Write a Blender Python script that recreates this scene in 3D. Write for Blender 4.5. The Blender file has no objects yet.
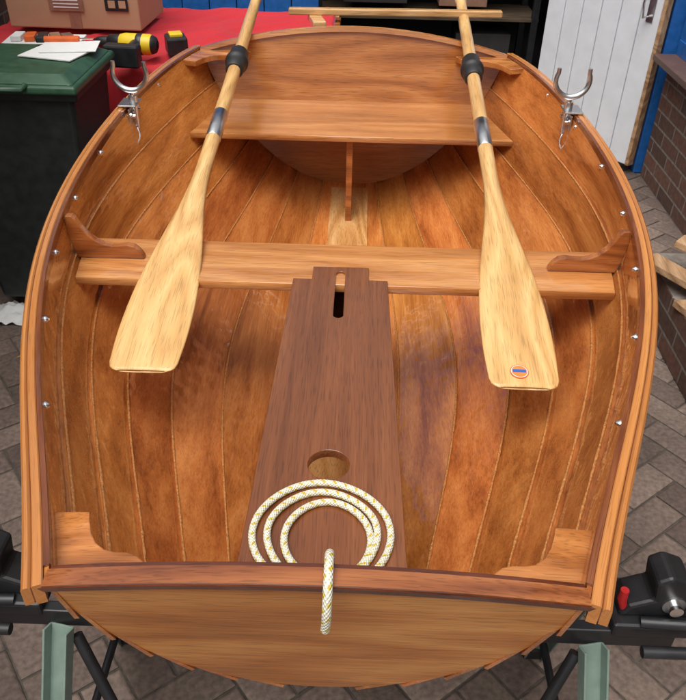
import bpy, bmesh, math, random
import numpy as np
from mathutils import Vector, Matrix, Euler
from mathutils import noise as mn
random.seed(4)
R=math.radians
scene=bpy.context.scene
scene.view_settings.view_transform='Standard'
scene.view_settings.look='None'
scene.view_settings.exposure=0
V=Vector
# ---------------------------------------------------------------- helpers
def link(o,parent=None):
    scene.collection.objects.link(o)
    if parent is not None:
        o.parent=parent
        o.matrix_parent_inverse=parent.matrix_world.inverted()
    return o
def empty(name,loc=(0,0,0)):
    e=bpy.data.objects.new(name,None); e.location=loc; e.empty_display_size=.1
    scene.collection.objects.link(e)
    e.matrix_world=Matrix.Translation(V(loc))
    return e
def mesh_obj(name,verts,faces,mat,parent=None,smooth=False,uvs=None):
    me=bpy.data.meshes.new(name)
    me.from_pydata([tuple(v) for v in verts],[],faces)
    if uvs is not None:
        uvl=me.uv_layers.new(name='UVMap')
        for p in me.polygons:
            for li in p.loop_indices:
                uvl.data[li].uv=uvs[me.loops[li].vertex_index]
    me.update()
    if smooth:
        me.polygons.foreach_set('use_smooth',[True]*len(me.polygons))
    if mat: me.materials.append(mat)
    o=bpy.data.objects.new(name,me)
    return link(o,parent)
def bevel(o,w=.002,seg=2,ang=35):
    m=o.modifiers.new('bevel','BEVEL'); m.width=w; m.segments=seg
    m.limit_method='ANGLE'; m.angle_limit=R(ang)
    return o
def box(name,c,s,mat,parent=None,rot=None,bv=.002):
    x,y,z=[a/2 for a in s]
    vs=[V((i*x,j*y,k*z)) for i in(-1,1) for j in(-1,1) for k in(-1,1)]
    if rot is not None:
        rm=Euler(rot).to_matrix(); vs=[rm@v for v in vs]
    c=V(c); vs=[v+c for v in vs]
    f=[(0,1,3,2),(4,6,7,5),(0,4,5,1),(2,3,7,6),(0,2,6,4),(1,5,7,3)]
    o=mesh_obj(name,vs,f,mat,parent)
    if bv: bevel(o,bv)
    return o
def frame(t):
    t=t.normalized(); up=V((0,0,1))
    if abs(t.z)>.95: up=V((0,1,0))
    a=t.cross(up).normalized(); b=a.cross(t).normalized()
    return a,b
def tube(name,pts,r,mat,parent=None,n=10,caps=True,smooth=True):
    pts=[V(p) for p in pts]; rs=r if isinstance(r,(list,tuple)) else [r]*len(pts)
    vs=[];uv=[];fs=[];L=0
    a,b=frame(pts[1]-pts[0])
    for i,p in enumerate(pts):
        t=(pts[min(i+1,len(pts)-1)]-pts[max(i-1,0)]).normalized()
        b=(b-t*b.dot(t)).normalized(); a=t.cross(b).normalized()
        if i: L+=(p-pts[i-1]).length
        for k in range(n+1):
            th=2*math.pi*k/n
            vs.append(p+(a*math.cos(th)+b*math.sin(th))*rs[i]); uv.append((L,k/n))
    m=n+1
    for i in range(len(pts)-1):
        for k in range(n):
            fs.append((i*m+k,i*m+k+1,(i+1)*m+k+1,(i+1)*m+k))
    if caps:
        for e in (0,len(pts)-1):
            base=len(vs)
            for k in range(n): vs.append(vs[e*m+k].copy()); uv.append((L,0))
            fs.append(tuple(range(base,base+n)))
    return mesh_obj(name,vs,fs,mat,parent,smooth,uv)
def cyl(name,p0,p1,r,mat,parent=None,r1=None,n=24):
    return tube(name,[p0,p1],[r,r if r1 is None else r1],mat,parent,n)
def grids(name,gl,mat,parent=None,caps=None,smooth=True,uvl=None):
    vs=[];fs=[];uv=[]
    for gi,g in enumerate(gl):
        b=len(vs); h=len(g); w=len(g[0])
        for ri,row in enumerate(g):
            vs+=row
            if uvl: uv+=[(uvl[ri],.03*gi+.012*q) for q in range(w)]
        for i in range(h-1):
            for j in range(w-1):
                fs.append((b+i*w+j,b+i*w+j+1,b+(i+1)*w+j+1,b+(i+1)*w+j))
    if caps:
        for c in caps:
            b=len(vs); vs+=c; fs.append(tuple(range(b,b+len(c))))
            if uvl: uv+=[(0,.01*q) for q in range(len(c))]
    return mesh_obj(name,vs,fs,mat,parent,smooth,uv if uvl else None)
def sweep(name,path,outs,prof,mat,parent=None):
    rings=[[p+o*a+V((0,0,b)) for a,b in prof] for p,o in zip(path,outs)]
    n=len(prof); gl=[]
    for k in range(n):
        gl.append([[r[k],r[(k+1)%n]] for r in rings])
    L=[0]
    for a,b in zip(path[:-1],path[1:]): L.append(L[-1]+(b-a).length)
    return grids(name,gl,mat,parent,caps=[rings[0],rings[-1]],uvl=L)
def extrude(name,outline,d,mat,parent=None,bv=.0015):
    n=len(outline); d=V(d)
    vs=[V(p) for p in outline]+[V(p)+d for p in outline]
    fs=[tuple(range(n)),tuple(range(2*n-1,n-1,-1))]
    for i in range(n): fs.append((i,(i+1)%n,n+(i+1)%n,n+i))
    o=mesh_obj(name,vs,fs,mat,parent)
    bm=bmesh.new(); bm.from_mesh(o.data); bmesh.ops.recalc_face_normals(bm,faces=bm.faces); bm.to_mesh(o.data); bm.free()
    if bv: bevel(o,bv)
    return o
def plate(name,outlines,z0,z1,mat,parent=None,bv=.0015):
    cu=bpy.data.curves.new(name,'CURVE'); cu.dimensions='2D'; cu.fill_mode='BOTH'
    for o in outlines:
        sp=cu.splines.new('POLY'); sp.points.add(len(o)-1)
        for i,(x,y) in enumerate(o): sp.points[i].co=(x,y,0,1)
        sp.use_cyclic_u=True
    cu.extrude=(z1-z0)/2-bv; cu.bevel_depth=bv; cu.bevel_resolution=1; cu.offset=-bv
    ob=bpy.data.objects.new(name,cu); scene.collection.objects.link(ob)
    bpy.context.view_layer.update()
    me=bpy.data.meshes.new_from_object(ob.evaluated_get(bpy.context.evaluated_depsgraph_get()))
    bpy.data.objects.remove(ob)
    me.transform(Matrix.Translation((0,0,(z0+z1)/2)))
    me.materials.clear(); me.materials.append(mat)
    return link(bpy.data.objects.new(name,me),parent)
# ---------------------------------------------------------------- materials
def newmat(name):
    m=bpy.data.materials.new(name); m.use_nodes=True
    nt=m.node_tree; b=nt.nodes['Principled BSDF']
    return m,nt,b
def N(nt,t,**k):
    n=nt.nodes.new(t)
    for a,v in k.items():
        if a in n.inputs.keys(): n.inputs[a].default_value=v
        else: setattr(n,a,v)
    return n
def math_(nt,op,a,b=None,c=None):
    n=nt.nodes.new('ShaderNodeMath'); n.operation=op
    for i,v in enumerate((a,b,c)):
        if v is None: continue
        if isinstance(v,(int,float)): n.inputs[i].default_value=v
        else: nt.links.new(v,n.inputs[i])
    return n.outputs[0]
def ramp(nt,src,stops):
    r=nt.nodes.new('ShaderNodeValToRGB'); e=r.color_ramp.elements
    while len(e)<len(stops): e.new(.5)
    for i,(p,c) in enumerate(stops):
        e[i].position=p; e[i].color=(c,c,c,1) if isinstance(c,(int,float)) else (*c,1)
    nt.links.new(src,r.inputs[0]); return r.outputs[0]
def mix(nt,fac,a,b,mode='MIX'):
    n=nt.nodes.new('ShaderNodeMix'); n.data_type='RGBA'; n.blend_type=mode
    for idx,v in ((0,fac),(6,a),(7,b)):
        if isinstance(v,(int,float)): n.inputs[idx].default_value=v
        elif isinstance(v,tuple): n.inputs[idx].default_value=(*v,1)
        else: nt.links.new(v,n.inputs[idx])
    return n.outputs[2]
def wood(name,dark,mid,light,axis='Y',rough=.22,coat=.7,ring=9,ringamt=.45,tone=.25,coatr=.08,blotch=.5,hue=.0,lo=.33,hi=.67,und_s=.18,pore=.45,uv=False,cior=1.5):
    m,nt,b=newmat(name); L=nt.links
    tc=N(nt,'ShaderNodeTexCoord'); oi=N(nt,'ShaderNodeObjectInfo')
    if uv: axis='X'
    comb=N(nt,'ShaderNodeCombineXYZ')
    off=math_(nt,'MULTIPLY',oi.outputs['Random'],37.0)
    for i in range(3): L.new(off,comb.inputs[i])
    add=N(nt,'ShaderNodeVectorMath',operation='ADD')
    L.new(tc.outputs['UV' if uv else 'Object'],add.inputs[0]); L.new(comb.outputs[0],add.inputs[1])
    def mp(along,across):
        s=[across]*3; s['XYZ'.index(axis)]=along
        k=N(nt,'ShaderNodeMapping'); k.inputs['Scale'].default_value=s
        L.new(add.outputs[0],k.inputs[0]); return k.outputs[0]
    def noise(vec,scale,det=2,r=.55):
        n=N(nt,'ShaderNodeTexNoise'); n.inputs['Scale'].default_value=scale
        n.inputs['Detail'].default_value=det; n.inputs['Roughness'].default_value=r
        L.new(vec,n.inputs['Vector']); return n.outputs['Fac']
    field=noise(mp(.9,5),1.3,1,.5)
    rings=math_(nt,'PINGPONG',math_(nt,'MULTIPLY',field,float(ring)*2),1.0)
    fib=noise(mp(5,240),1,2,.65)
    bands=noise(mp(1.2,38),1,3,.6)
    pores=noise(mp(22,520),1,0,.6)
    big=noise(mp(1.0,5.5),1,2,.5)
    v=math_(nt,'ADD',math_(nt,'MULTIPLY',rings,ringamt),math_(nt,'MULTIPLY',bands,.7))
    v=math_(nt,'ADD',v,math_(nt,'MULTIPLY',fib,.45))
    v=math_(nt,'ADD',v,math_(nt,'MULTIPLY',big,blotch))
    v=math_(nt,'DIVIDE',v,ringamt+.7+.45+blotch)
    col=ramp(nt,v,[(lo,dark),(.5,mid),(hi,light)])
    pr=ramp(nt,pores,[(.30,.4),(.42,1.0)])
    col=mix(nt,pore,col,pr,'MULTIPLY')
    tn=math_(nt,'ADD',math_(nt,'MULTIPLY',oi.outputs['Random'],tone),1-tone*.5)
    hs=N(nt,'ShaderNodeHueSaturation'); L.new(col,hs.inputs['Color']); L.new(tn,hs.inputs['Value'])
    if hue:
        r2=math_(nt,'FRACT',math_(nt,'MULTIPLY',oi.outputs['Random'],17.3))
        L.new(math_(nt,'ADD',math_(nt,'MULTIPLY',r2,hue),.5-hue*.7),hs.inputs['Hue'])
    L.new(hs.outputs[0],b.inputs['Base Color'])
    rr=math_(nt,'ADD',math_(nt,'MULTIPLY',big,.12),rough-.06)
    L.new(rr,b.inputs['Roughness'])
    b.inputs['Coat Weight'].default_value=coat; b.inputs['Coat Roughness'].default_value=coatr; b.inputs['Coat IOR'].default_value=cior
    b.inputs['Specular IOR Level'].default_value=.4
    bp=N(nt,'ShaderNodeBump'); bp.inputs['Strength'].default_value=.3; bp.inputs['Distance'].default_value=.0012
    L.new(fib,bp.inputs['Height']); L.new(bp.outputs[0],b.inputs['Normal'])
    if coat:
        und=noise(mp(14,34),1,1,.5)
        b2=N(nt,'ShaderNodeBump'); b2.inputs['Strength'].default_value=und_s; b2.inputs['Distance'].default_value=.005
        L.new(und,b2.inputs['Height']); L.new(b2.outputs[0],b.inputs['Coat Normal'])
    return m
def simple(name,col,rough=.5,metal=0,var=.15,bump=0.0,scale=30,coat=0):
    m,nt,b=newmat(name); L=nt.links
    tc=N(nt,'ShaderNodeTexCoord'); n=N(nt,'ShaderNodeTexNoise'); n.inputs['Scale'].default_value=scale
    n.inputs['Detail'].default_value=3
    L.new(tc.outputs['Object'],n.inputs['Vector'])
    c=ramp(nt,n.outputs['Fac'],[(.3,tuple(q*(1-var) for q in col)),(.7,tuple(min(1,q*(1+var)) for q in col))])
    L.new(c,b.inputs['Base Color'])
    r=math_(nt,'ADD',math_(nt,'MULTIPLY',n.outputs['Fac'],.2),rough-.1); L.new(r,b.inputs['Roughness'])
    b.inputs['Metallic'].default_value=metal; b.inputs['Coat Weight'].default_value=coat
    if bump:
        bp=N(nt,'ShaderNodeBump'); bp.inputs['Strength'].default_value=bump; bp.inputs['Distance'].default_value=.01
        L.new(n.outputs['Fac'],bp.inputs['Height']); L.new(bp.outputs[0],b.inputs['Normal'])
    return m
def brickmat(name,axis,c1,c2,mortar):
    m,nt,b=newmat(name); L=nt.links
    tc=N(nt,'ShaderNodeTexCoord'); sx=N(nt,'ShaderNodeSeparateXYZ'); L.new(tc.outputs['Object'],sx.inputs[0])
    cb=N(nt,'ShaderNodeCombineXYZ'); L.new(sx.outputs[axis],cb.inputs[0]); L.new(sx.outputs['Z'],cb.inputs[1])
    br=N(nt,'ShaderNodeTexBrick'); L.new(cb.outputs[0],br.inputs['Vector'])
    br.inputs['Scale'].default_value=1; br.inputs['Brick Width'].default_value=.225; br.inputs['Row Height'].default_value=.075
    br.inputs['Mortar Size'].default_value=.006; br.inputs['Mortar Smooth'].default_value=.2; br.inputs['Bias'].default_value=0
    br.inputs['Color1'].default_value=(*c1,1); br.inputs['Color2'].default_value=(*c2,1); br.inputs['Mortar'].default_value=(*mortar,1)
    n=N(nt,'ShaderNodeTexNoise'); n.inputs['Scale'].default_value=40; n.inputs['Detail'].default_value=4
    L.new(tc.outputs['Object'],n.inputs['Vector'])
    c=mix(nt,.7,br.outputs['Color'],ramp(nt,n.outputs['Fac'],[(.3,.55),(.7,1.2)]),'MULTIPLY')
    L.new(c,b.inputs['Base Color']); b.inputs['Roughness'].default_value=.85
    h=math_(nt,'SUBTRACT',math_(nt,'MULTIPLY',n.outputs['Fac'],.3),br.outputs['Fac'])
    bp=N(nt,'ShaderNodeBump'); bp.inputs['Strength'].default_value=.8; bp.inputs['Distance'].default_value=.006
    L.new(h,bp.inputs['Height']); L.new(bp.outputs[0],b.inputs['Normal'])
    return m

W_hull=wood('varnished_okoume',(.27,.078,.016),(.50,.170,.037),(.68,.275,.070),'Y',tone=.36,ring=4,ringamt=.25,blotch=.3,hue=.012,und_s=.5,lo=.34,hi=.66,coatr=.04,coat=1.0,pore=.3,cior=1.65)
W_rail=wood('varnished_rail',(.42,.150,.038),(.56,.220,.060),(.68,.31,.095),uv=True,tone=.08,ring=2,ringamt=.1,lo=.25,hi=.75,pore=.3)
W_railD=wood('varnished_rail_dark',(.12,.03,.010),(.20,.055,.018),(.28,.09,.03),uv=True,tone=.1)
W_thw=wood('varnished_thwart',(.34,.125,.032),(.52,.205,.058),(.68,.32,.11),'X',tone=.1,ring=5,ringamt=.3,coat=1,cior=1.6)
W_thwY=wood('varnished_knee',(.20,.056,.015),(.36,.11,.028),(.50,.18,.05),'X',tone=.2)
W_knee=wood('varnished_corner_knee',(.27,.085,.02),(.45,.155,.038),(.60,.24,.07),'X',tone=.1)
W_tran=wood('varnished_transom',(.34,.110,.022),(.58,.205,.045),(.78,.35,.095),'X',tone=.05,ring=6,ringamt=.45,coat=.3,lo=.32,hi=.68,rough=.35)
W_tranS=wood('varnished_stern_transom',(.28,.09,.022),(.44,.155,.040),(.58,.245,.075),'X',tone=.05,ring=6,ringamt=.4,coat=.6,lo=.32,hi=.68)
W_trim=wood('mahogany_trim',(.15,.040,.014),(.29,.088,.028),(.42,.15,.05),'X',tone=.05,coat=.9)
W_trimD=wood('mahogany_trim_dark',(.06,.014,.007),(.11,.026,.010),(.17,.042,.016),'X',tone=.1)
W_seat=wood('dark_mahogany_ply',(.12,.034,.010),(.205,.064,.020),(.30,.105,.036),'Y',tone=.03,rough=.28,ring=3,ringamt=.2,coatr=.14,coat=.8,lo=.33,hi=.67)
W_pale=wood('pale_board',(.45,.20,.06),(.60,.30,.10),(.74,.43,.18),'Y',tone=.1)
W_oar=wood('oar_ash',(.58,.31,.105),(.71,.42,.155),(.80,.52,.22),'Y',tone=.04,ring=12,ringamt=.55,rough=.3,coat=.6,blotch=.15,lo=.3,hi=.7,pore=.4)
W_stick=wood('tiller_ash',(.45,.22,.08),(.62,.35,.14),(.74,.46,.22),'X',tone=.1)
W_scrap=wood('scrap_wood',(.25,.13,.06),(.46,.27,.14),(.62,.40,.23),'Y',coat=0,rough=.7)
W_shelf=wood('dark_shelf',(.05,.035,.02),(.09,.06,.035),(.13,.09,.06),'X',coat=0,rough=.8)  # shelf wood set to a dark brown, near the garage wall tone
M_glue=simple('epoxy_fillet',(.50,.21,.062),.3,0,.3,.5,160,coat=.3)
M_steel=simple('galvanised_steel',(.66,.67,.68),.32,1,.1)
M_chrome=simple('polished_steel',(.85,.85,.85),.15,1,.05)
M_black=simple('black_plastic',(.018,.018,.02),.4,0,.2)
M_rubber=simple('black_rubber',(.02,.02,.02),.5,0,.2)
M_greenleg=simple('green_grey_paint',(.22,.30,.25),.45,.0,.12)
M_red=simple('red_paint',(.55,.02,.02),.4)
M_white=simple('white_paint',(.80,.82,.86),.45,0,.05,.05,12)
M_blue=simple('blue_paint',(.02,.13,.42),.35,0,.15)
M_card=simple('cardboard',(.46,.29,.17),.8,0,.07,.05,8)
M_paper=simple('white_paper',(.78,.78,.76),.7,0,.03)
M_brown=simple('brown_label',(.30,.16,.10),.6)
M_yellow=simple('yellow_plastic',(.80,.56,.02),.4,0,.08)
M_orange=simple('orange_plastic',(.75,.13,.02),.4)
M_bin=simple('bin_body_plastic',(.022,.026,.026),.5,0,.25)
M_lid=simple('bin_lid_green',(.03,.085,.045),.42,0,.2,.05)
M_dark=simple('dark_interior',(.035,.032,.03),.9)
M_glass=simple('window_glass',(.05,.06,.07),.06)
M_curtain=simple('white_curtain',(.7,.72,.75),.8,0,.1,.2,9)
M_sill=simple('tile_sill',(.13,.07,.055),.5)
M_conc=simple('concrete_ledge',(.33,.32,.30),.85,0,.15,.3,25)
B_left=brickmat('brown_brick_left','Y',(.19,.09,.06),(.10,.055,.042),(.24,.21,.18))
B_back=brickmat('brown_brick_back','X',(.19,.09,.06),(.10,.055,.042),(.24,.21,.18))
# ---------------------------------------------------------------- hull shape
h_=[.692,.70,.72,.73,.725,.715,.70,.685,.69]
ys_=[.507,.651,.868,1.162,1.383,1.66,1.944,2.24,2.69]
hw_=[.317,.373,.464,.566,.624,.652,.654,.623,.545]
YL0,YL1=.525,2.672
s_=[(y-YL0)/(YL1-YL0) for y in ys_]
pB=np.polyfit(s_,hw_,5); pS=np.polyfit(s_,[1.65-h for h in h_],4)
sk=[-.05,0,.15,.3,.5,.7,.85,1,1.05]; kk=[.675,.64,.56,.51,.475,.468,.485,.52,.535]
pK=np.polyfit(sk,kk,5)
pF=np.polyfit([0,.2,.4,.55,.8,1],[82,86,91,89,74,62],4)
TK=.006; RW=.029
def Bo(s): return float(np.polyval(pB,s))
def Sh(s): return float(np.polyval(pS,s))
def Ke(s): return float(np.polyval(pK,s))
def Fm(s): return R(float(np.polyval(pF,s)))
def yb(zf): return .605-.080*zf
def yst(zf): return 2.585+.087*zf
def P(s,f):
    fm=Fm(s); ph=f*fm; B=Bo(s)-RW
    zf=(1-math.cos(ph))/(1-math.cos(fm))
    return V((B*math.sin(ph)/math.sin(fm), yb(zf)+(yst(zf)-yb(zf))*s, Ke(s)+(Sh(s)-Ke(s))*zf))
def s_of(y): return (y-YL0)/(YL1-YL0)
def half_at(y,z):
    s=(y-.56)/2.1
    for _ in range(6):
        zf=(z-Ke(s))/(Sh(s)-Ke(s)); zf=max(0,min(1,zf))
        s=(y-yb(zf))/(yst(zf)-yb(zf))
    fm=Fm(s); ph=math.acos(1-zf*(1-math.cos(fm)))
    return (Bo(s)-RW)*math.sin(ph)/math.sin(fm)
def asy(y,sx):
    s=max(0,min(1,s_of(y))); return 1+sx*.015*math.sin(math.pi*s)**1.2
def mir(v,sx): return V((v.x*sx*asy(v.y,sx),v.y,v.z))
boat=empty('clinker_dinghy',(0,1.6,.47))
NS=7; fr=[0,.15,.30,.445,.585,.72,.86,1.0]
SS=[-.0085+(1.017)*i/70 for i in range(71)]
for sx in(1,-1):
    for i in range(NS):
        ib=[];it=[];ot=[];obm=[]
        for s in SS:
            a=P(s,fr[i]); c=P(s,fr[i+1])
            d=V((c.x-a.x,0,c.z-a.z)).normalized(); n=V((d.z,0,-d.x))
            lo=a+n*TK*(1 if i else 0)
            if i: lo=lo-d*.016
            ib.append(mir(lo,sx)); it.append(mir(c,sx)); ot.append(mir(c+n*TK,sx)); obm.append(mir(lo+n*TK,sx))
        Z=list(zip(ib,it,ot,obm))
        mid=[(p+q)/2 for p,q in zip(ib,it)]
        grids('strake',[[[a,m_,b] for a,m_,b in zip(ib,mid,it)],[[q[1],q[2]] for q in Z],[[q[2],q[3]] for q in Z],[[q[3],q[0]] for q in Z]],W_hull,boat,
              caps=[list(Z[0]),list(Z[-1])])
        if i<NS-1:
            pts=[mir(P(s,fr[i+1])+V((-.0002,0,.0006)),sx) for s in [k/110 for k in range(111)]]
            rr=[.0014+.0014*random.random() for _ in pts]
            tube('lap_fillet',pts,rr,M_glue,boat,8)
    path=[];outs=[]
    for k in range(81):
        s=-.0095+1.019*k/80
        p=mir(P(s,1),sx); q=mir(P(s+.004,1),sx); t=V((q.x-p.x,q.y-p.y,0)).normalized(); o=V((t.y,-t.x,0))*sx
        path.append(p); outs.append(o)
    def prof(a0,a1,z0,z1,c=.002): return [(a0,z0),(a1,z0),(a1,z1-c),(a1-c,z1),(a0+c,z1),(a0,z1-c)]
    sweep('gunwale_rail_outer',path,outs,prof(.0190,.029,-.024,.0035,.003),W_rail,boat)
    sweep('gunwale_rail_mid',path,outs,prof(.0175,.0190,-.020,.0025,.0004),W_railD,boat)
    sweep('gunwale_rail_inner',path,outs,prof(.006,.0175,-.026,.0045,.0015),W_rail,boat)
    sweep('sheer_edge',path[1:-1],outs[1:-1],prof(-.0025,.006,-.016,.0035,.001),W_railD,boat)
    for k in range(7):
        y=.855+k*.24
        p=P(s_of(y),1)
        p=mir(p+V((-.002,0,-.020)),sx)
        o=V((-sx,0,.15)).normalized()
        tube('gunwale_bolt',[p,p+o*.002,p+o*.005,p+o*.008],[.0068,.0068,.005,.002],M_chrome,boat,10)
def slope_of(s): return (-.080 if s<.5 else .087)/(Sh(s)-Ke(s))
CRB,CRS=.028,.075
def transom(name,s,yoff,th,crown,mat,parent):
    pts=[P(s,i/28) for i in range(29)]
    out=[V((-p.x,p.y,p.z)) for p in reversed(pts)][:-1]+pts
    top=[]
    pc=pts[-1]; slope=slope_of(s)
    for i in range(1,24):
        u=1-2*i/24; dz=crown*(1-u*u)
        top.append(V((pc.x*u,pc.y+slope*dz,pc.z+dz)))
    ol=[p+V((0,yoff,0)) for p in out+top]
    return extrude(name,ol,(0,th,0),mat,parent,.0015)
transom('bow_transom',0,0,-.018,CRB,W_tran,boat)
transom('stern_transom',1,0,.018,CRS,W_tranS,boat)
def cap(name,s,yo,th,crown,hgt,rise,mat,wf=.995):
    pc=P(s,1); slope=slope_of(s); up=[];lo=[]
    for i in range(33):
        u=-1+2*i/32; dz=crown*(1-u*u)+rise
        up.append(V((pc.x*u*wf,pc.y+slope*dz+yo,pc.z+dz))); lo.append(V((pc.x*u*wf,pc.y+slope*(dz-hgt)+yo,pc.z+dz-hgt)))
    ex=V((0,th,0)); gl=[]
    a=up;b=[p+ex for p in up];c=[p+ex for p in lo];d=lo
    for q,r in((a,b),(b,c),(c,d),(d,a)): gl.append([[m_,n_] for m_,n_ in zip(q,r)])
    return grids(name,gl,mat,boat,caps=[[a[0],b[0],c[0],d[0]],[a[-1],b[-1],c[-1],d[-1]]])
cap('bow_transom_inner_trim',0,.0005,.006,CRB,.022,.0018,W_trimD)
cap('bow_transom_capping',0,-.0225,.0225,CRB,.0048,.0045,W_trim,1.0)
cap('bow_transom_outer_trim',0,-.0245,.006,CRB,.009,.0005,W_trimD,1.03)
cap('stern_transom_inner_trim',1,-.0105,.010,CRS,.014,.0015,W_thw)
# thwart & seats
def ends(y0,y1,z,inset=.001,n=8):
    r=[];l=[]
    for i in range(n+1):
        y=y0+(y1-y0)*i/n; h=half_at(y,z)-inset; r.append((h*asy(y,1),y)); l.append((-h*asy(y,-1),y))
    return r+l[::-1]
plate('mid_thwart',[ends(1.378,1.555,.806)],.803,.822,W_thw,boat)
box('thwart_riser',(0,1.53,.795),(.95,.014,.016),W_trimD,boat)
plate('stern_seat',[ends(2.30,2.645,.785)],.785,.803,W_thw,boat)
box('seat_support_post',(0,2.41,.64),(.020,.16,.288),W_thwY,boat)
ol=[(-.120,.592),(.120,.592),(.113,.66),(.100,1.392),(.060,1.392),(.060,1.445),(-.060,1.445),(-.060,1.392),(-.100,1.392),(-.113,.66)]
slot=[]
for cx,a0 in((1.415,0),(1.255,180)):
    for k in range(9):
        a=R(a0+180*k/8); slot.append((.010*math.cos(a),cx+.010*math.sin(a)))
hole=[(.032*math.cos(2*math.pi*k/40),.838+.032*math.sin(2*math.pi*k/40)) for k in range(40)]
plate('centre_seat',[ol,slot,hole],.811,.8265,W_seat,boat,.001)
for sx in(1,-1):
    box('dagger_case_side',(sx*.022,1.33,.645),(.012,.30,.31),W_thwY,boat)
box('dagger_case_end',(0,1.19,.64),(.032,.014,.32),W_thwY,boat)
box('dagger_case_end',(0,1.48,.636),(.032,.014,.32),W_thwY,boat)
box('mast_step',(0,.93,.565),(.09,.16,.07),W_pale,boat)
box('mast_step_cheek',(.0,.925,.606),(.014,.13,.016),W_trimD,boat)
path=[P(s,0)+V((0,0,.002)) for s in [.02+.96*k/50 for k in range(51)]]
sweep('keelson',path,[V((1,0,0))]*51,[(-.065,0),(.065,0),(.065,.010),(-.065,.010)],W_pale,boat)
path=[P(s,0)+V((0,0,-.006)) for s in [.05+.93*k/50 for k in range(51)]]
sweep('keel',path,[V((1,0,0))]*51,[(-.012,-.022),(.012,-.022),(.012,0),(-.012,0)],W_thwY,boat)
for sx in(1,-1):
    y=1.46; z0=.823; S=Sh(s_of(y))-.004
    hgt=S-z0; A_=asy(y,sx)
    o=[]
    for i in range(9):
        z=z0+hgt*i/8; o.append(V((sx*A_*(half_at(y,z)-.001-(.003 if z>S-.018 else 0)),y,z)))
    xb=half_at(y,z0)*A_
    cur=[V((sx*(xb+.004-.152*t),y,z0+hgt*v)) for t,v in [(.05,1.0),(.09,.93),(.15,.74),(.23,.56),(.33,.42),(.44,.33),(.55,.30),(.66,.31),(.77,.33),(.87,.30),(.94,.20),(.985,.09),(1.0,0)]]
    extrude('thwart_knee',o+cur,(0,.018,0),W_thwY,boat,.002)
def cknee(s0,dirn,L,Wd,name,mat,dz=-.004,th=.018):
    for sx in(1,-1):
        pc=P(s0,1); z=pc.z+dz
        y0=pc.y+dirn*.009
        side=[]
        for i in range(9):
            y=y0+dirn*L*i/8; s=s_of(y); side.append(V((sx*(P(s,1).x*asy(y,sx)-.004),y,Sh(s)+dz)))
        cxx=sx*(pc.x-.004)
        cur=[]
        for t,w in [(.05,.93),(.10,.78),(.17,.62),(.27,.48),(.40,.39),(.54,.36),(.68,.36),(.80,.33),(.90,.25),(.97,.13),(1,.02)]:
            cur.append(V((cxx-sx*Wd*t,y0+dirn*L*w,z)))
        extrude(name,side+cur+[V((cxx-sx*Wd,y0,z))],(0,0,-th),mat,boat,.002)
cknee(0,1,.105,.098,'bow_knee',W_knee,-.022)
cknee(1,-1,.15,.17,'stern_knee',W_knee)
# ---------------------------------------------------------------- rowlocks
for k,sx in enumerate((1,-1)):
    y=2.11 if sx>0 else 2.075; s=s_of(y); p=P(s,1); p.x*=asy(y,sx)
    e=empty('rowlock',(sx*p.x,y,p.z))
    x=sx*(p.x-.013)
    box('socket_plate',(sx*(p.x-.002),y,p.z+.0075),(.050,.070,.005),M_steel,e)
    box('socket_side_plate',(sx*(p.x-.006),y,p.z-.030),(.004,.075,.06),M_steel,e)
    cyl('socket_tube',(x,y,p.z+.010),(x,y,p.z-.06),.010,M_steel,e)
    cyl('pin',(x,y,p.z+.045),(x,y,p.z-.075),.0065,M_chrome,e)
    cyl('collar',(x,y,p.z+.028),(x,y,p.z+.006),.012,M_steel,e)
    pts=[];rs=[]
    for i in range(25):
        a=R(-215+250*i/24); rad=.045
        pts.append(V((x+rad*math.cos(a)*1.02,y,p.z+.086+rad*math.sin(a)))); rs.append(.0085-.0028*abs(i-12)/12)
    pts[0]+=V((-.004,0,.006)); pts[-1]+=V((.004,0,.006))
    tube('horns',pts,rs,M_steel,e,12)
    for dy in(-.026,.026):
        b0=V((sx*(p.x-.008),y+dy,p.z-.02)); tube('bolt',[b0,b0+V((-sx*.014,0,0))],.007,M_chrome,e,8)
        b0=V((sx*(p.x-.012),y+dy,p.z-.02)); tube('wing_nut',[b0+V((0,-.012,.008)),b0,b0+V((0,.012,.008))],[.003,.006,.003],M_chrome,e,8)
    ch=[V((sx*(p.x-.02),y-.02,p.z-.055-.006*i))+V((sx*-.006*math.sin(i*.5),-.002*i,0)) for i in range(12)]
    tube('keeper_chain',ch,[.003 if i%2 else .0018 for i in range(12)],M_chrome,e,6)
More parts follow.
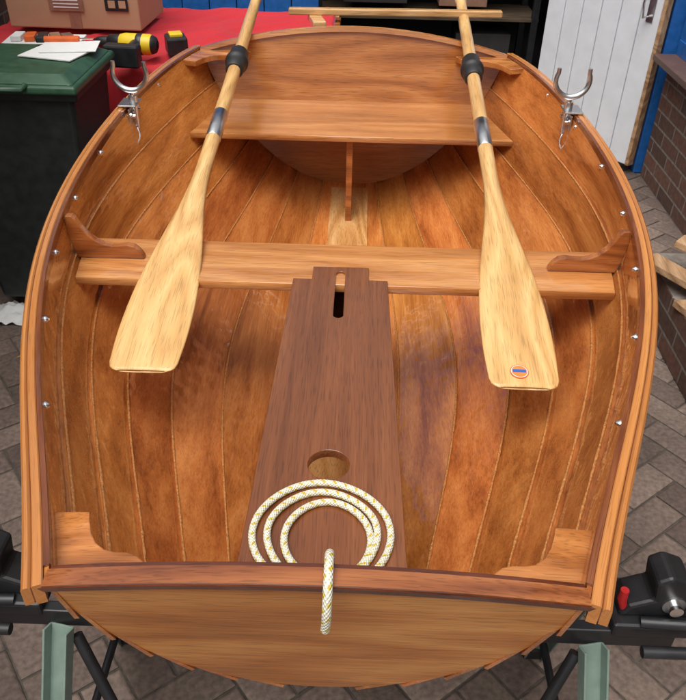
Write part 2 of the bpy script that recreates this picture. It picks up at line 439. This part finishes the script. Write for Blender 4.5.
# ---------------------------------------------------------------- oars
M_stk=simple('sticker_orange',(.80,.22,.04),.4)
def oar(tip,end,parent_name,sticker=False):
    tip=V(tip); end=V(end); L=(end-tip).length
    fwd=(end-tip).normalized(); rx=fwd.cross(V((0,0,1))).normalized(); up=rx.cross(fwd)
    M=Matrix((( rx.x,fwd.x,up.x,tip.x),(rx.y,fwd.y,up.y,tip.y),(rx.z,fwd.z,up.z,tip.z),(0,0,0,1)))
    root=bpy.data.objects.new(parent_name,None); scene.collection.objects.link(root); root.matrix_world=M
    def ch(o):
        o.parent=root; return o
    prof=[(0,.046,.0035),(.003,.055,.0045),(.009,.0615,.0055),(.022,.0655,.006),(.05,.068,.006),(.11,.0705,.0065),(.18,.070,.0075),(.27,.065,.009),(.36,.055,.0115),(.44,.044,.014),(.52,.033,.0168),(.60,.0245,.019),(.68,.0200,.0195),(L-.34,.0195,.0195),(L-.25,.0185,.0185),(L-.13,.0175,.0175),(L-.125,.0205,.0205),(L-.06,.0215,.0215),(L-.01,.019,.019),(L,.012,.012)]
    pr=[]
    for a,b in zip(prof[:-1],prof[1:]):
        n=max(1,int((b[0]-a[0])/.02)) if a[0]<.75 else 1
        for i in range(n):
            t=i/n; pr.append(tuple(a[k]+(b[k]-a[k])*t for k in range(3)))
    pr.append(prof[-1])
    arr=np.array(pr); 
    for _ in range(3):
        mask=(arr[1:-1,0]>.03)&(arr[1:-1,0]<.75)
        sm=(arr[:-2,1:]+arr[1:-1,1:]*2+arr[2:,1:])/4
        arr[1:-1,1:][mask]=sm[mask]
    n=40; vs=[];fs=[]
    for (y,w,t) in arr:
        bl=max(0,min(1,(.62-y)/.3))
        for k in range(n):
            a=2*math.pi*k/n; c,s=math.cos(a),math.sin(a)
            px=w*c; zb=t*s
            if bl>0:
                e=abs(s)**(1-.35*bl)*(1 if s>0 else -1)
                sp=math.exp(-(c*w/.013)**2)*.012*bl*max(0,min(1,y/.55))*.8
                zb=t*e+(sp*.6*(1 if s>0 else -1) if abs(s)>.2 else 0)
            vs.append(V((px,y,zb)))
    for i in range(len(arr)-1):
        for k in range(n): fs.append((i*n+k,i*n+(k+1)%n,(i+1)*n+(k+1)%n,(i+1)*n+k))
    fs.append(tuple(range(n))); fs.append(tuple(range((len(arr)-1)*n,len(arr)*n)))
    ch(mesh_obj('blade_and_loom',vs,fs,W_oar,None,True))
    ch(tube('steel_ferrule',[(0,.86,0),(0,.861,0),(0,1.00,0),(0,1.001,0)],[.0200,.0208,.0208,.0200],M_steel,None,28))
    c0=1.275
    ch(tube('rubber_collar',[(0,c0,0),(0,c0+.005,0),(0,c0+.03,0),(0,c0+.04,0),(0,c0+.05,0),(0,c0+.054,0),(0,c0+.066,0),(0,c0+.072,0),(0,c0+.12,0),(0,c0+.123,0)],
        [.024,.0275,.0275,.029,.032,.036,.036,.030,.029,.022],M_rubber,None,28))
    if sticker:
        def disc(nm,r,z,m,cx=.0,cy=.035):
            vs=[V((cx+r*math.cos(2*math.pi*k/32),cy+r*math.sin(2*math.pi*k/32),z)) for k in range(32)]
            ch(mesh_obj(nm,vs,[tuple(range(32))],m))
        cx=-.008; cy=.036; zz=.0072
        disc('sticker_rim',.0175,zz+.0006,M_orange,cx,cy); disc('sticker_ring',.0158,zz+.0010,M_paper,cx,cy); disc('sticker_field',.0145,zz+.0014,M_stk,cx,cy)
        vs=[V((cx-.0125,cy-.003,zz+.0018)),V((cx+.0125,cy-.003,zz+.0018)),V((cx+.0125,cy+.0045,zz+.0018)),V((cx-.0125,cy+.0045,zz+.0018))]
        ch(mesh_obj('sticker_band',vs,[(0,1,2,3)],M_blue))
    return root
oar((-.364,1.118,.777),(-.358,3.10,1.083),'oar')
oar((.352,1.105,.775),(.383,3.10,1.083),'oar',True)
# ---------------------------------------------------------------- rudder + tiller
e=empty('rudder',(-.02,2.78,1.0))
box('tiller',(.14,2.83,1.055),(.74,.030,.022),W_stick,e,(0,R(-.5),0),.004)
box('rudder_head',(-.13,2.79,1.03),(.045,.14,.025),W_stick,e,(0,0,R(12)),.004)
box('rudder_blade',(-.06,2.80,.80),(.022,.20,.44),W_thwY,e,None,.004)
box('gudgeon',(-.06,2.705,.86),(.03,.028,.03),M_steel,e)
# ---------------------------------------------------------------- rope
def ropemat():
    m,nt,b=newmat('braided_rope'); L=nt.links
    uv=N(nt,'ShaderNodeUVMap'); sx=N(nt,'ShaderNodeSeparateXYZ'); L.new(uv.outputs[0],sx.inputs[0])
    u,v=sx.outputs[0],sx.outputs[1]
    h1=math_(nt,'FRACT',math_(nt,'ADD',math_(nt,'MULTIPLY',u,58.0),math_(nt,'MULTIPLY',v,2.0)))
    h2=math_(nt,'FRACT',math_(nt,'SUBTRACT',math_(nt,'MULTIPLY',u,58.0),math_(nt,'MULTIPLY',v,2.0)))
    y1=ramp(nt,h1,[(.22,0.),(.26,1.),(.50,1.),(.54,0.)])
    y2=ramp(nt,h2,[(.0,1.),(.55,1.),(.6,0.),(1.,0.)])
    f=math_(nt,'MULTIPLY',y1,y2)
    w1=math_(nt,'FRACT',math_(nt,'ADD',math_(nt,'MULTIPLY',u,190.0),math_(nt,'MULTIPLY',v,8.0)))
    w2=math_(nt,'FRACT',math_(nt,'SUBTRACT',math_(nt,'MULTIPLY',u,190.0),math_(nt,'MULTIPLY',v,8.0)))
    hh=math_(nt,'ADD',math_(nt,'PINGPONG',w1,.5),math_(nt,'PINGPONG',w2,.5))
    c=mix(nt,f,(.82,.79,.64),(.66,.48,.05))
    c=mix(nt,.5,c,ramp(nt,hh,[(.1,.5),(.5,1.0)]),'MULTIPLY')
    L.new(c,b.inputs['Base Color']); b.inputs['Roughness'].default_value=.7
    bp=N(nt,'ShaderNodeBump'); bp.inputs['Strength'].default_value=.8; bp.inputs['Distance'].default_value=.0018
    L.new(hh,bp.inputs['Height']); L.new(bp.outputs[0],b.inputs['Normal'])
    return m
M_rope=ropemat()
rr=.0052; zt=.8265+rr
def catmull(p,n=10):
    p=[V(q) for q in p]; p=[p[0]*2-p[1]]+p+[p[-1]*2-p[-2]]; r=[]
    for i in range(1,len(p)-2):
        for k in range(n):
            t=k/n
            r.append(.5*((2*p[i])+(p[i+1]-p[i-1])*t+(2*p[i-1]-5*p[i]+4*p[i+1]-p[i+2])*t*t+(3*p[i]-p[i-1]-3*p[i+1]+p[i+2])*t**3))
    r.append(p[-2]); return r
# loosely dropped coil: each turn is a differently stretched, shifted loop
cp=[]
turns=[(-.008,.700,.099,.102,0),(-.011,.697,.0835,.0855,.06),(-.004,.690,.0675,.0755,-.05),(.004,.684,.052,.060,.05)]
nn=int(3.0*18)
for i in range(nn+1):
    ph=i/18.0; a=R(-80)+2*math.pi*ph; k=min(int(ph),2); t=ph-k; t=t*t*(3-2*t) if t<1 else 1
    A0,B0=turns[k],turns[k+1]; q=[A0[m_]+(B0[m_]-A0[m_])*t for m_ in range(5)]
    sq=1+.035*math.cos(2*(a-q[4]*8))+.012*math.sin(3*a)
    cp.append((q[0]+q[2]*sq*math.cos(a),q[1]+q[3]*math.sin(a)*(1/sq)**.3,zt+.0006*math.sin(a*3)))
lx,ly,_=cp[-1]
cp+=[(lx+.010,ly-.006,zt+.006),(.013,.618,zt+.018),(.015,.592,.874),(.014,.560,.945),(.014,.536,.990),(.014,.512,1.0005),(.014,.489,.992),(.0135,.478,.970),(.013,.477,.950),(.012,.478,.937)]
tube('rope',catmull(cp,8),rr,M_rope,None,14)
# ---------------------------------------------------------------- sawhorses
def stand(y,ztop,name):
    e=empty(name,(0,y,0))
    for dy in(-.035,.035):
        box('top_rail',(0,y+dy,ztop-.02),(1.16,.022,.04),M_black,e,None,.003)
    for sx in(1,-1):
        for sy in(1,-1):
            a=V((sx*.442,y+sy*.05,ztop-.03)); b=V((sx*.487,y+sy*.27,.0))
            d=(b-a); L=d.length; c=(a+b)/2
            rot=d.to_track_quat('Z','Y').to_euler()
            rm=rot.to_matrix()
            box('leg_web',c,(.042,.004,L),M_greenleg,e,rot,.001)
            for q in(-1,1):
                box('leg_flange',c+rm@V((q*.020,sy*-.012,0)),(.004,.024,L),M_greenleg,e,rot,.001)
            for q in(.15,.22): cyl('rivet',c+rm@V((0,0,L*(.5-q)))+V((0,-.004,0)),c+rm@V((0,0,L*(.5-q)))+V((0,.006,0)),.006,M_steel,e,None,12)
            box('foot',b+V((0,0,.02)),(.06,.05,.04),M_rubber,e,None,.006)
            a2=V((sx*.42,y+sy*.055,ztop-.05)); b2=V((sx*.28,y+sy*.18,.18))
            tube('brace',[a2,b2],.010,M_black,e,8)
        tube('spreader',[(sx*.465,y-.19,.17),(sx*.465,y+.19,.17)],.009,M_black,e,8)
        x=sx*.535
        box('jaw_base',(x,y,ztop+.005),(.13,.10,.030),M_black,e,None,.006)
        jaw=[V((x-sx*.055,y-.03,ztop+.02)),V((x+sx*.062,y-.03,ztop+.02)),V((x+sx*.066,y-.03,ztop+.062)),V((x+sx*.045,y-.03,ztop+.104)),V((x+sx*.012,y-.03,ztop+.118)),V((x-sx*.010,y-.03,ztop+.104)),V((x-sx*.004,y-.03,ztop+.062)),V((x-sx*.040,y-.03,ztop+.045))]
        extrude('clamp_jaw',jaw,(0,.06,0),M_black,e,.006)
        cyl('clamp_bolt',(x+sx*.028,y-.046,ztop+.055),(x+sx*.028,y+.04,ztop+.055),.011,M_chrome,e)
        cyl('clamp_washer',(x+sx*.028,y-.034,ztop+.055),(x+sx*.028,y-.030,ztop+.055),.019,M_steel,e)
        tube('release_lever',[(x-sx*.045,y-.02,ztop+.03),(x-sx*.052,y-.02,ztop+.055),(x-sx*.052,y-.02,ztop+.075)],[.006,.008,.007],M_red,e,10)
        tube('lever_arm',[(x-sx*.02,y-.04,ztop+.02),(x+sx*.05,y-.05,ztop+.03),(x+sx*.10,y-.045,ztop+.075)],[.010,.009,.007],M_black,e,10)
        tube('clamp_screw',[(x-sx*.02,y-.075,ztop-.01),(x+sx*.09,y-.075,ztop-.01)],.010,M_black,e,10)
    box('lower_rail',(0,y+.19,.18),(.92,.02,.03),M_black,e)
    box('lower_rail',(0,y-.19,.18),(.92,.02,.03),M_black,e)
    for x in(-.30,.30):
        box('keel_pad',(x,y,ztop+.006),(.10,.10,.014),M_rubber,e,None,.004)
stand(.80,.550,'sawhorse')
stand(2.25,.445,'sawhorse')
# ---------------------------------------------------------------- ground
def paver_mat():
    m,nt,b=newmat('block_paving'); L=nt.links
    at=N(nt,'ShaderNodeVertexColor'); at.layer_name='tone'
    tc=N(nt,'ShaderNodeTexCoord'); n=N(nt,'ShaderNodeTexNoise'); n.inputs['Scale'].default_value=70; n.inputs['Detail'].default_value=4
    L.new(tc.outputs['Object'],n.inputs['Vector'])
    n2=N(nt,'ShaderNodeTexNoise'); n2.inputs['Scale'].default_value=3; n2.inputs['Detail'].default_value=3
    L.new(tc.outputs['Object'],n2.inputs['Vector'])
    base=mix(nt,at.outputs['Color'],(.125,.088,.072),(.28,.205,.165))
    c=mix(nt,.8,base,ramp(nt,n.outputs['Fac'],[(.3,.55),(.7,1.25)]),'MULTIPLY')
    c=mix(nt,.8,c,ramp(nt,n2.outputs['Fac'],[(.3,.6),(.7,1.15)]),'MULTIPLY')
    L.new(c,b.inputs['Base Color']); b.inputs['Roughness'].default_value=.85
    bp=N(nt,'ShaderNodeBump'); bp.inputs['Strength'].default_value=.6; bp.inputs['Distance'].default_value=.003
    L.new(n.outputs['Fac'],bp.inputs['Height']); L.new(bp.outputs[0],b.inputs['Normal'])
    return m
vs=[];fs=[];tones=[]
ca,sa=math.cos(R(38)),math.sin(R(38))
g=.003;c_=.007
for X in range(-60,70):
    for Y in range(-60,70):
        k=(X-Y)%4
        if k==0: w,h=.2,.1
        elif k==3: w,h=.1,.2
        else: continue
        x0,y0=X*.1,Y*.1
        cxx,cyy=x0+w/2,y0+h/2
        wx=cxx*ca-cyy*sa; wy=cxx*sa+cyy*ca+1.5
        if not(-2.6<wx<2.6 and -1.5<wy<4.75): continue
        dz=random.uniform(-.002,.002); b=len(vs)
        for ins,z in((g,-.008),(g,-.0035),(g+c_*.5,-.001),(g+c_,0)):
            for (u,v) in((x0+ins,y0+ins),(x0+w-ins,y0+ins),(x0+w-ins,y0+h-ins),(x0+ins,y0+h-ins)):
                vs.append((u*ca-v*sa,u*sa+v*ca+1.5,z+dz))
        for r_ in range(3):
            for q in range(4):
                fs.append((b+r_*4+q,b+r_*4+(q+1)%4,b+(r_+1)*4+(q+1)%4,b+(r_+1)*4+q))
        fs.append((b+12,b+13,b+14,b+15))
        t=min(1,max(0,random.gauss(.5,.28))); tones+= [t]*16
pv=mesh_obj('block_paving',vs,fs,paver_mat())
ca_=pv.data.color_attributes.new('tone','FLOAT_COLOR','POINT')
for i,t in enumerate(tones): ca_.data[i].color=(t,t,t,1)
M_sand=simple('jointing_sand',(.09,.075,.06),.95,0,.3,.3,60)
mesh_obj('ground',[(-60,-60,-.006),(60,-60,-.006),(60,60,-.006),(-60,60,-.006)],[(0,1,2,3)],M_sand)
M_leaf=simple('dry_leaf',(.30,.17,.06),.8,0,.3)
vs=[];fs=[]
for k in range(26):
    x=random.choice([random.uniform(-1.35,-.75),random.uniform(.75,1.4)]); y=random.uniform(.7,2.4); a=random.random()*6.28; l=random.uniform(.010,.022)
    b=len(vs)
    for (u,v,z) in((-1,0,.003),(-.3,.4,.007),(.5,.35,.005),(1,0,.008),(.5,-.35,.004),(-.3,-.4,.007)):
        vs.append((x+l*(u*math.cos(a)-v*math.sin(a)),y+l*(u*math.sin(a)+v*math.cos(a)),z))
    fs.append(tuple(range(b,b+6)))
mesh_obj('fallen_leaves',vs,fs,M_leaf)
# ---------------------------------------------------------------- walls
e=empty('boundary_wall',(-1.5,2,0))
box('brickwork',(-1.55,1.0,1.05),(.22,4.1,2.1),B_left,e,None,0)
box('coping',(-1.55,1.0,2.125),(.28,4.14,.05),M_conc,e,None,.005)
box('brickwork_rear',(-1.90,3.9,1.05),(.22,1.7,2.1),B_left,e,None,0)
box('plinth_ledge',(-1.42,2.0,.32),(.05,1.9,.07),M_conc,e,None,.005)
e=empty('brick_house',(1.8,2,0))
WX=1.58
box('wall_below_window',(WX+.12,1.45,.31),(.24,5.1,.62),B_left,e,None,0)
box('wall_near',(WX+.12,.80,1.86),(.24,3.8,2.48),B_left,e,None,0)
box('wall_over_window',(WX+.12,3.35,2.6),(.24,1.30,1.0),B_left,e,None,0)
box('window_sill',(WX-.015,3.35,.635),(.16,1.28,.03),M_sill,e,None,.004)
for (yy,w) in((3.96,.07),(3.36,.05),(2.74,.06)):
    box('window_frame',(WX+.05,yy,1.375),(.06,w,1.44),M_blue,e)
box('window_frame_bottom',(WX+.05,3.35,.685),(.07,1.28,.07),M_blue,e)
box('window_glass',(WX+.07,3.35,1.38),(.01,1.22,1.42),M_glass,e,None,0)
box('window_inner_casement',(WX+.045,3.66,.76),(.04,.50,.06),M_white,e)
vs=[];fs=[]
for i in range(61):
    y=3.40+.52*i/60; x=WX+.055+.006*math.sin(i*.9)
    vs+=[(x,y,.79),(x,y,2.0)]
for i in range(60): fs.append((2*i,2*i+2,2*i+3,2*i+1))
mesh_obj('curtain',vs,fs,M_curtain,e,True)
box('door_frame_post',(1.60,4.10,1.05),(.10,.12,2.1),M_blue,e,None,.004)
e=empty('garage',(0,5,0))
box('wall_left',(-2.3,4.85,1.3),(1.9,.22,2.6),B_back,e,None,0)
box('wall_right',(2.15,4.85,1.3),(.9,.22,2.6),B_back,e,None,0)
box('lintel',(.15,4.85,2.35),(3.0,.22,.5),B_back,e,None,0)
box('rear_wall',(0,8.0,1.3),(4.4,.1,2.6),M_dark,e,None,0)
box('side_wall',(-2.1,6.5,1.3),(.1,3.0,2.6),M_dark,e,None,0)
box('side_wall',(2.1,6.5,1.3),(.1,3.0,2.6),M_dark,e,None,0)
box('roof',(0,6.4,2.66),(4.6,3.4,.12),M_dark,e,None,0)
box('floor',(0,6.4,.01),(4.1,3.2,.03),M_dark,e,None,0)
box('door_jamb',(-1.32,4.80,1.05),(.08,.12,2.1),M_blue,e,None,.003)
e=empty('blue_door',(-.6,4.3,0))
for k in range(7):
    box('board',(-1.15+k*.145,4.32,1.03),(.141,.03,1.95),M_blue,e,None,.004)
box('rail',(-.715,4.295,.3),(1.0,.02,.12),M_blue,e); box('rail',(-.715,4.295,1.0),(1.0,.02,.12),M_blue,e)
e=empty('storage_rack',(.4,5.3,0))
for x in(-.25,1.1):
    for y in(5.1,5.5): box('upright',(x,y,.8),(.04,.04,1.6),M_black,e)
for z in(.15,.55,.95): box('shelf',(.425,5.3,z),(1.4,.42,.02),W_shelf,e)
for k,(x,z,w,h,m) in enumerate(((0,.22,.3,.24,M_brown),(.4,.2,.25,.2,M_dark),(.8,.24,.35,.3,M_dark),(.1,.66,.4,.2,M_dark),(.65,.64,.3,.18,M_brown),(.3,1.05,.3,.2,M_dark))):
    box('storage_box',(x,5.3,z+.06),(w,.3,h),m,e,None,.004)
# white door
e=empty('white_door',(1.3,4.3,0))
A=V((1.505,4.04,0)); Bp=V((1.07,4.62,0)); d=(Bp-A); Ld=d.length; ang=math.atan2(d.y,d.x); du=d.normalized(); nn_=V((du.y,-du.x,0)); 
if nn_.y>0: nn_=-nn_
nb=6
for k in range(nb):
    c=A+du*(Ld*(k+.5)/nb); box('board',(c.x,c.y,1.04),(Ld/nb-.006,.03,1.98),M_white,e,(0,0,ang),.004)
c=A+du*(Ld/2)-nn_*.012; box('backing',(c.x,c.y,1.04),(Ld,.012,1.98),M_white,e,(0,0,ang),.001)
c=A-du*.012; box('edge_lipping',(c.x,c.y,1.04),(.022,.045,1.98),W_scrap,e,(0,0,ang),.002)
c=A+du*.07+nn_*.022
tube('handle',[c+V((0,0,.80)),c+V((0,0,.80))+nn_*.04,c+V((0,0,.87))+nn_*.055,c+V((0,0,.94))+nn_*.04,c+V((0,0,.94))],.006,M_chrome,e,8)
c2=A+du*.06+nn_*.018; box('lock_plate',(c2.x,c2.y,.87),(.04,.004,.19),M_steel,e,(0,0,ang))
# ---------------------------------------------------------------- bench with red cloth
e=empty('workbench',(-.9,3.5,0))
for x in(-1.55,-.2):
    for y in(3.22,3.95): box('leg',(x,y,.37),(.06,.06,.74),W_scrap,e)
box('top',(-.85,3.52,.765),(1.52,.98,.04),W_scrap,e)
def cloth():
    m,nt,b=newmat('red_cloth'); L=nt.links
    tc=N(nt,'ShaderNodeTexCoord'); n=N(nt,'ShaderNodeTexNoise'); n.inputs['Scale'].default_value=400
    L.new(tc.outputs['Object'],n.inputs['Vector'])
    L.new(ramp(nt,n.outputs['Fac'],[(.3,(.42,.006,.012)),(.7,(.60,.015,.025))]),b.inputs['Base Color'])
    b.inputs['Roughness'].default_value=.75; b.inputs['Sheen Weight'].default_value=.1
    return m
M_cloth=cloth()
nx,ny=150,100; vs=[];fs=[]
X0,X1,Y0,Y1=-1.66,-.06,2.93,4.04
for j in range(ny+1):
    for i in range(nx+1):
        u=i/nx; v=j/ny; x=X0+(X1-X0)*u; y=Y0+(Y1-Y0)*v
        z=.789+.045*max(0,mn.noise(V((x*3.2+y*1.5,y*2.2,1))))+.030*max(0,.25-abs(mn.noise(V((x*5-y*7,y*3+x*2,3)))))*2
        dl=x-X0; dr_=X1-x; df=y-Y0
        edge=min(dl,dr_,df)
        if edge<.05: 
            z-=(.05-edge)*4.5
            if dl<.05: x+=(.05-dl)*.9
            if df<.05: y+=.02*mn.noise(V((x*14,0,0)))+(.05-df)*.7
        vs.append((x,y,z))
for j in range(ny):
    for i in range(nx):
        a=j*(nx+1)+i; fs.append((a,a+1,a+nx+2,a+nx+1))
mesh_obj('red_cloth',vs,fs,M_cloth,None,True)
e=empty('cardboard_box',(-1.23,3.65,.8))
BX=-1.215; BY=-.14
box('carton',(BX,3.80+BY,1.01),(.58,.38,.38),M_card,e,(0,0,R(-2)),.006)
box('tape',(BX,3.607+BY,1.01),(.05,.002,.375),M_brown,e,(0,0,R(-2)),0)
box('shipping_label',(BX-.03,3.603+BY,.925),(.15,.002,.06),M_brown,e,(0,0,R(-2)),0)
for k in range(3): box('label_print',(BX-.03,3.6005+BY,.910+k*.014),(.11,.001,.005),M_paper,e,(0,0,R(-2)),0)
box('print_mark',(BX+.19,3.597+BY,.925),(.10,.002,.05),M_black,e,(0,0,R(-2)),0)
box('print_mark',(BX+.17,3.5950+BY,.927),(.03,.001,.03),M_card,e,(0,0,R(-2)),0)
box('print_mark',(BX+.215,3.5950+BY,.927),(.03,.001,.03),M_card,e,(0,0,R(-2)),0)
# wheelie bin
e=empty('wheelie_bin',(-1.12,2.62,0))
def frustum(nm,c,b,t,z0,z1,m,par,bv=.02):
    vs=[]
    for (w,d_),z in((b,z0),(t,z1)):
        for sx,sy in((-1,-1),(1,-1),(1,1),(-1,1)): vs.append(V((c[0]+sx*w/2,c[1]+sy*d_/2,z)))
    o=mesh_obj(nm,vs,[(3,2,1,0),(4,5,6,7),(0,1,5,4),(1,2,6,5),(2,3,7,6),(3,0,4,7)],m,par); bevel(o,bv,4); return o
bx,by=-1.145,2.64
frustum('body',(bx,by),(.38,.34),(.49,.40),.06,.86,M_bin,e)
frustum('rim',(bx,by),(.53,.44),(.53,.44),.845,.875,M_bin,e,.008)
frustum('lid_skirt',(bx,by-.01),(.55,.46),(.54,.45),.872,.90,M_lid,e,.01)
frustum('lid_crown',(bx,by-.01),(.53,.44),(.44,.35),.899,.925,M_lid,e,.012)
tube('lid_handle',[(bx-.11,by-.23,.90),(bx-.11,by-.26,.895),(bx+.11,by-.26,.895),(bx+.11,by-.23,.90)],.010,M_lid,e,10)
for x in(bx-.22,bx+.22): cyl('wheel',(x-.02,by+.18,.10),(x+.02,by+.18,.10),.10,M_rubber,e)
tube('axle',[(bx-.22,by+.18,.10),(bx+.22,by+.18,.10)],.01,M_steel,e,8)
box('instruction_sheet',(-1.02,2.68,.930),(.20,.15,.004),M_paper,None,(0,0,R(-14)),.0005)
box('instruction_sheet',(-.99,2.74,.936),(.19,.13,.003),M_paper,None,(R(1),0,R(9)),.0005)
e=empty('utility_knife',(-1.02,2.82,.94))
box('handle',(-1.04,2.80,.946),(.13,.025,.018),M_orange,e,(0,0,R(8)),.006)
box('blade',(-.955,2.812,.946),(.05,.014,.002),M_chrome,e,(0,0,R(8)),0)
box('black_grip',(-1.11,2.79,.946),(.03,.027,.02),M_black,e,(0,0,R(8)),.004)
e=empty('hardware_tray',(-1.3,3.1,.83))
box('base',(-1.24,3.14,.850),(.30,.17,.012),M_paper,e,(0,0,R(5)),.002)
for k in range(5): box('screw_packet',(-1.34+k*.05,3.14,.867),(.04,.08,.02),[M_paper,M_orange,M_black,M_brown,M_steel][k],e,(0,0,R(5+k*7)),.003)
# drill lying on bench
e=empty('cordless_drill',(-.82,3.05,.84))
z=.862
def drill(a,dr,S=1.15):
    a=V(a); dr=V(dr).normalized(); pd=V((dr.y,-dr.x,0))
    if pd.y<0: pd=-pd
    T=lambda nm,l,r,m,n=20: tube(nm,[a+dr*q*S for q in l],[q*S for q in r],m,e,n)
    T('rear_cap',[-.018,-.012,0],[.014,.026,.031],M_black)
    T('motor_body',[0,.01,.095,.11],[.031,.034,.034,.030],M_yellow)
    T('vent_band',[.03,.032,.05,.052],[.0335,.0347,.0347,.0335],M_black)
    T('gear_case',[.11,.15,.155],[.029,.027,.02],M_black)
    T('chuck',[.155,.175,.19,.205],[.021,.021,.018,.011],M_black)
    g0=a+dr*.05*S
    tube('grip',[g0,g0-pd*.06*S,g0-pd*.12*S],[.024*S,.019*S,.022*S],M_black,e,14)
    an=math.atan2(dr.y,dr.x)
    c=g0-pd*.145*S; box('battery',(c.x,c.y,a.z),(.115*S,.045*S,.07*S),M_black,e,(0,0,an),.008)
    c=g0-pd*.120*S; box('battery_shoe',(c.x,c.y,a.z),(.10*S,.018*S,.062*S),M_yellow,e,(0,0,an),.005)
drill((-.79,3.08,z),(-.97,.10,0))
box('spare_battery',(-.71,3.14,.850),(.08,.10,.07),M_black,e,(0,0,R(20)),.008)
box('spare_battery_top',(-.71,3.14,.890),(.05,.06,.012),M_yellow,e,(0,0,R(20)),.003)
vs=[];fs=[]
for j in range(13):
    for i in range(13):
        u=i/12-.5; v=j/12-.5; rr_=math.hypot(u,v)
        vs.append((-1.30+u*.17,2.44+v*.14,max(.002,.04*(1-2*rr_)+.03*mn.noise(V((u*7,v*7,2)))+.01)))
for j in range(12):
    for i in range(12):
        a=j*13+i; fs.append((a,a+1,a+14,a+13))
mesh_obj('white_rag',vs,fs,M_paper,None,True)
e=empty('timber_offcuts',(1.30,2.25,.2))
OX=-.085
box('brick_kerb',(1.42+OX,2.27,.11),(.32,.86,.22),B_left,e,None,.004)
for k,(x,y,z,a,L_,m) in enumerate(((1.33,2.12,.240,12,.42,W_scrap),(1.43,2.32,.248,-25,.46,W_pale),(1.31,2.38,.278,32,.38,W_scrap),(1.39,2.25,.303,-10,.42,W_pale),(1.43,2.45,.330,50,.32,W_scrap),(1.34,2.10,.322,-50,.26,W_pale))):
    box('offcut',(x+OX,y,z),(.085,L_,.026),m,e,(R(3*k-5),R(4),R(a)),.003)
# ---------------------------------------------------------------- light
w=bpy.data.worlds.new('World'); scene.world=w; w.use_nodes=True
nt=w.node_tree; bg=nt.nodes['Background']; sky=nt.nodes.new('ShaderNodeTexSky'); sky.sky_type='NISHITA'; sky.sun_disc=False
EL,AZ=R(68),R(-150)
sky.sun_elevation=EL; sky.sun_rotation=AZ; sky.air_density=1.0; sky.dust_density=5.0
hs=nt.nodes.new('ShaderNodeHueSaturation'); hs.inputs['Saturation'].default_value=.15
nt.links.new(sky.outputs[0],hs.inputs['Color']); nt.links.new(hs.outputs[0],bg.inputs[0]); bg.inputs[1].default_value=.15
sd=bpy.data.lights.new('sun','SUN'); sd.energy=2.4; sd.angle=R(60); sd.color=(1,.97,.92)
so=bpy.data.objects.new('sun',sd); scene.collection.objects.link(so)
dirn=V((math.sin(AZ)*math.cos(EL),math.cos(AZ)*math.cos(EL),math.sin(EL)))
so.rotation_euler=dirn.to_track_quat('Z','Y').to_euler(); so.location=(0,0,6)
# ---------------------------------------------------------------- camera
cd=bpy.data.cameras.new('camera'); cam=bpy.data.objects.new('camera',cd); scene.collection.objects.link(cam)
cd.sensor_fit='VERTICAL'; cd.sensor_height=36; cd.lens=760/700*36; cd.clip_start=.02; cd.clip_end=300
Mx=Matrix.Rotation(R(1.0),4,'Z')@Matrix.Rotation(R(90-35.9),4,'X')@Matrix.Rotation(R(1.2),4,'Z')
cam.matrix_world=Matrix.Translation((.033,0,1.65))@Mx
scene.camera=cam
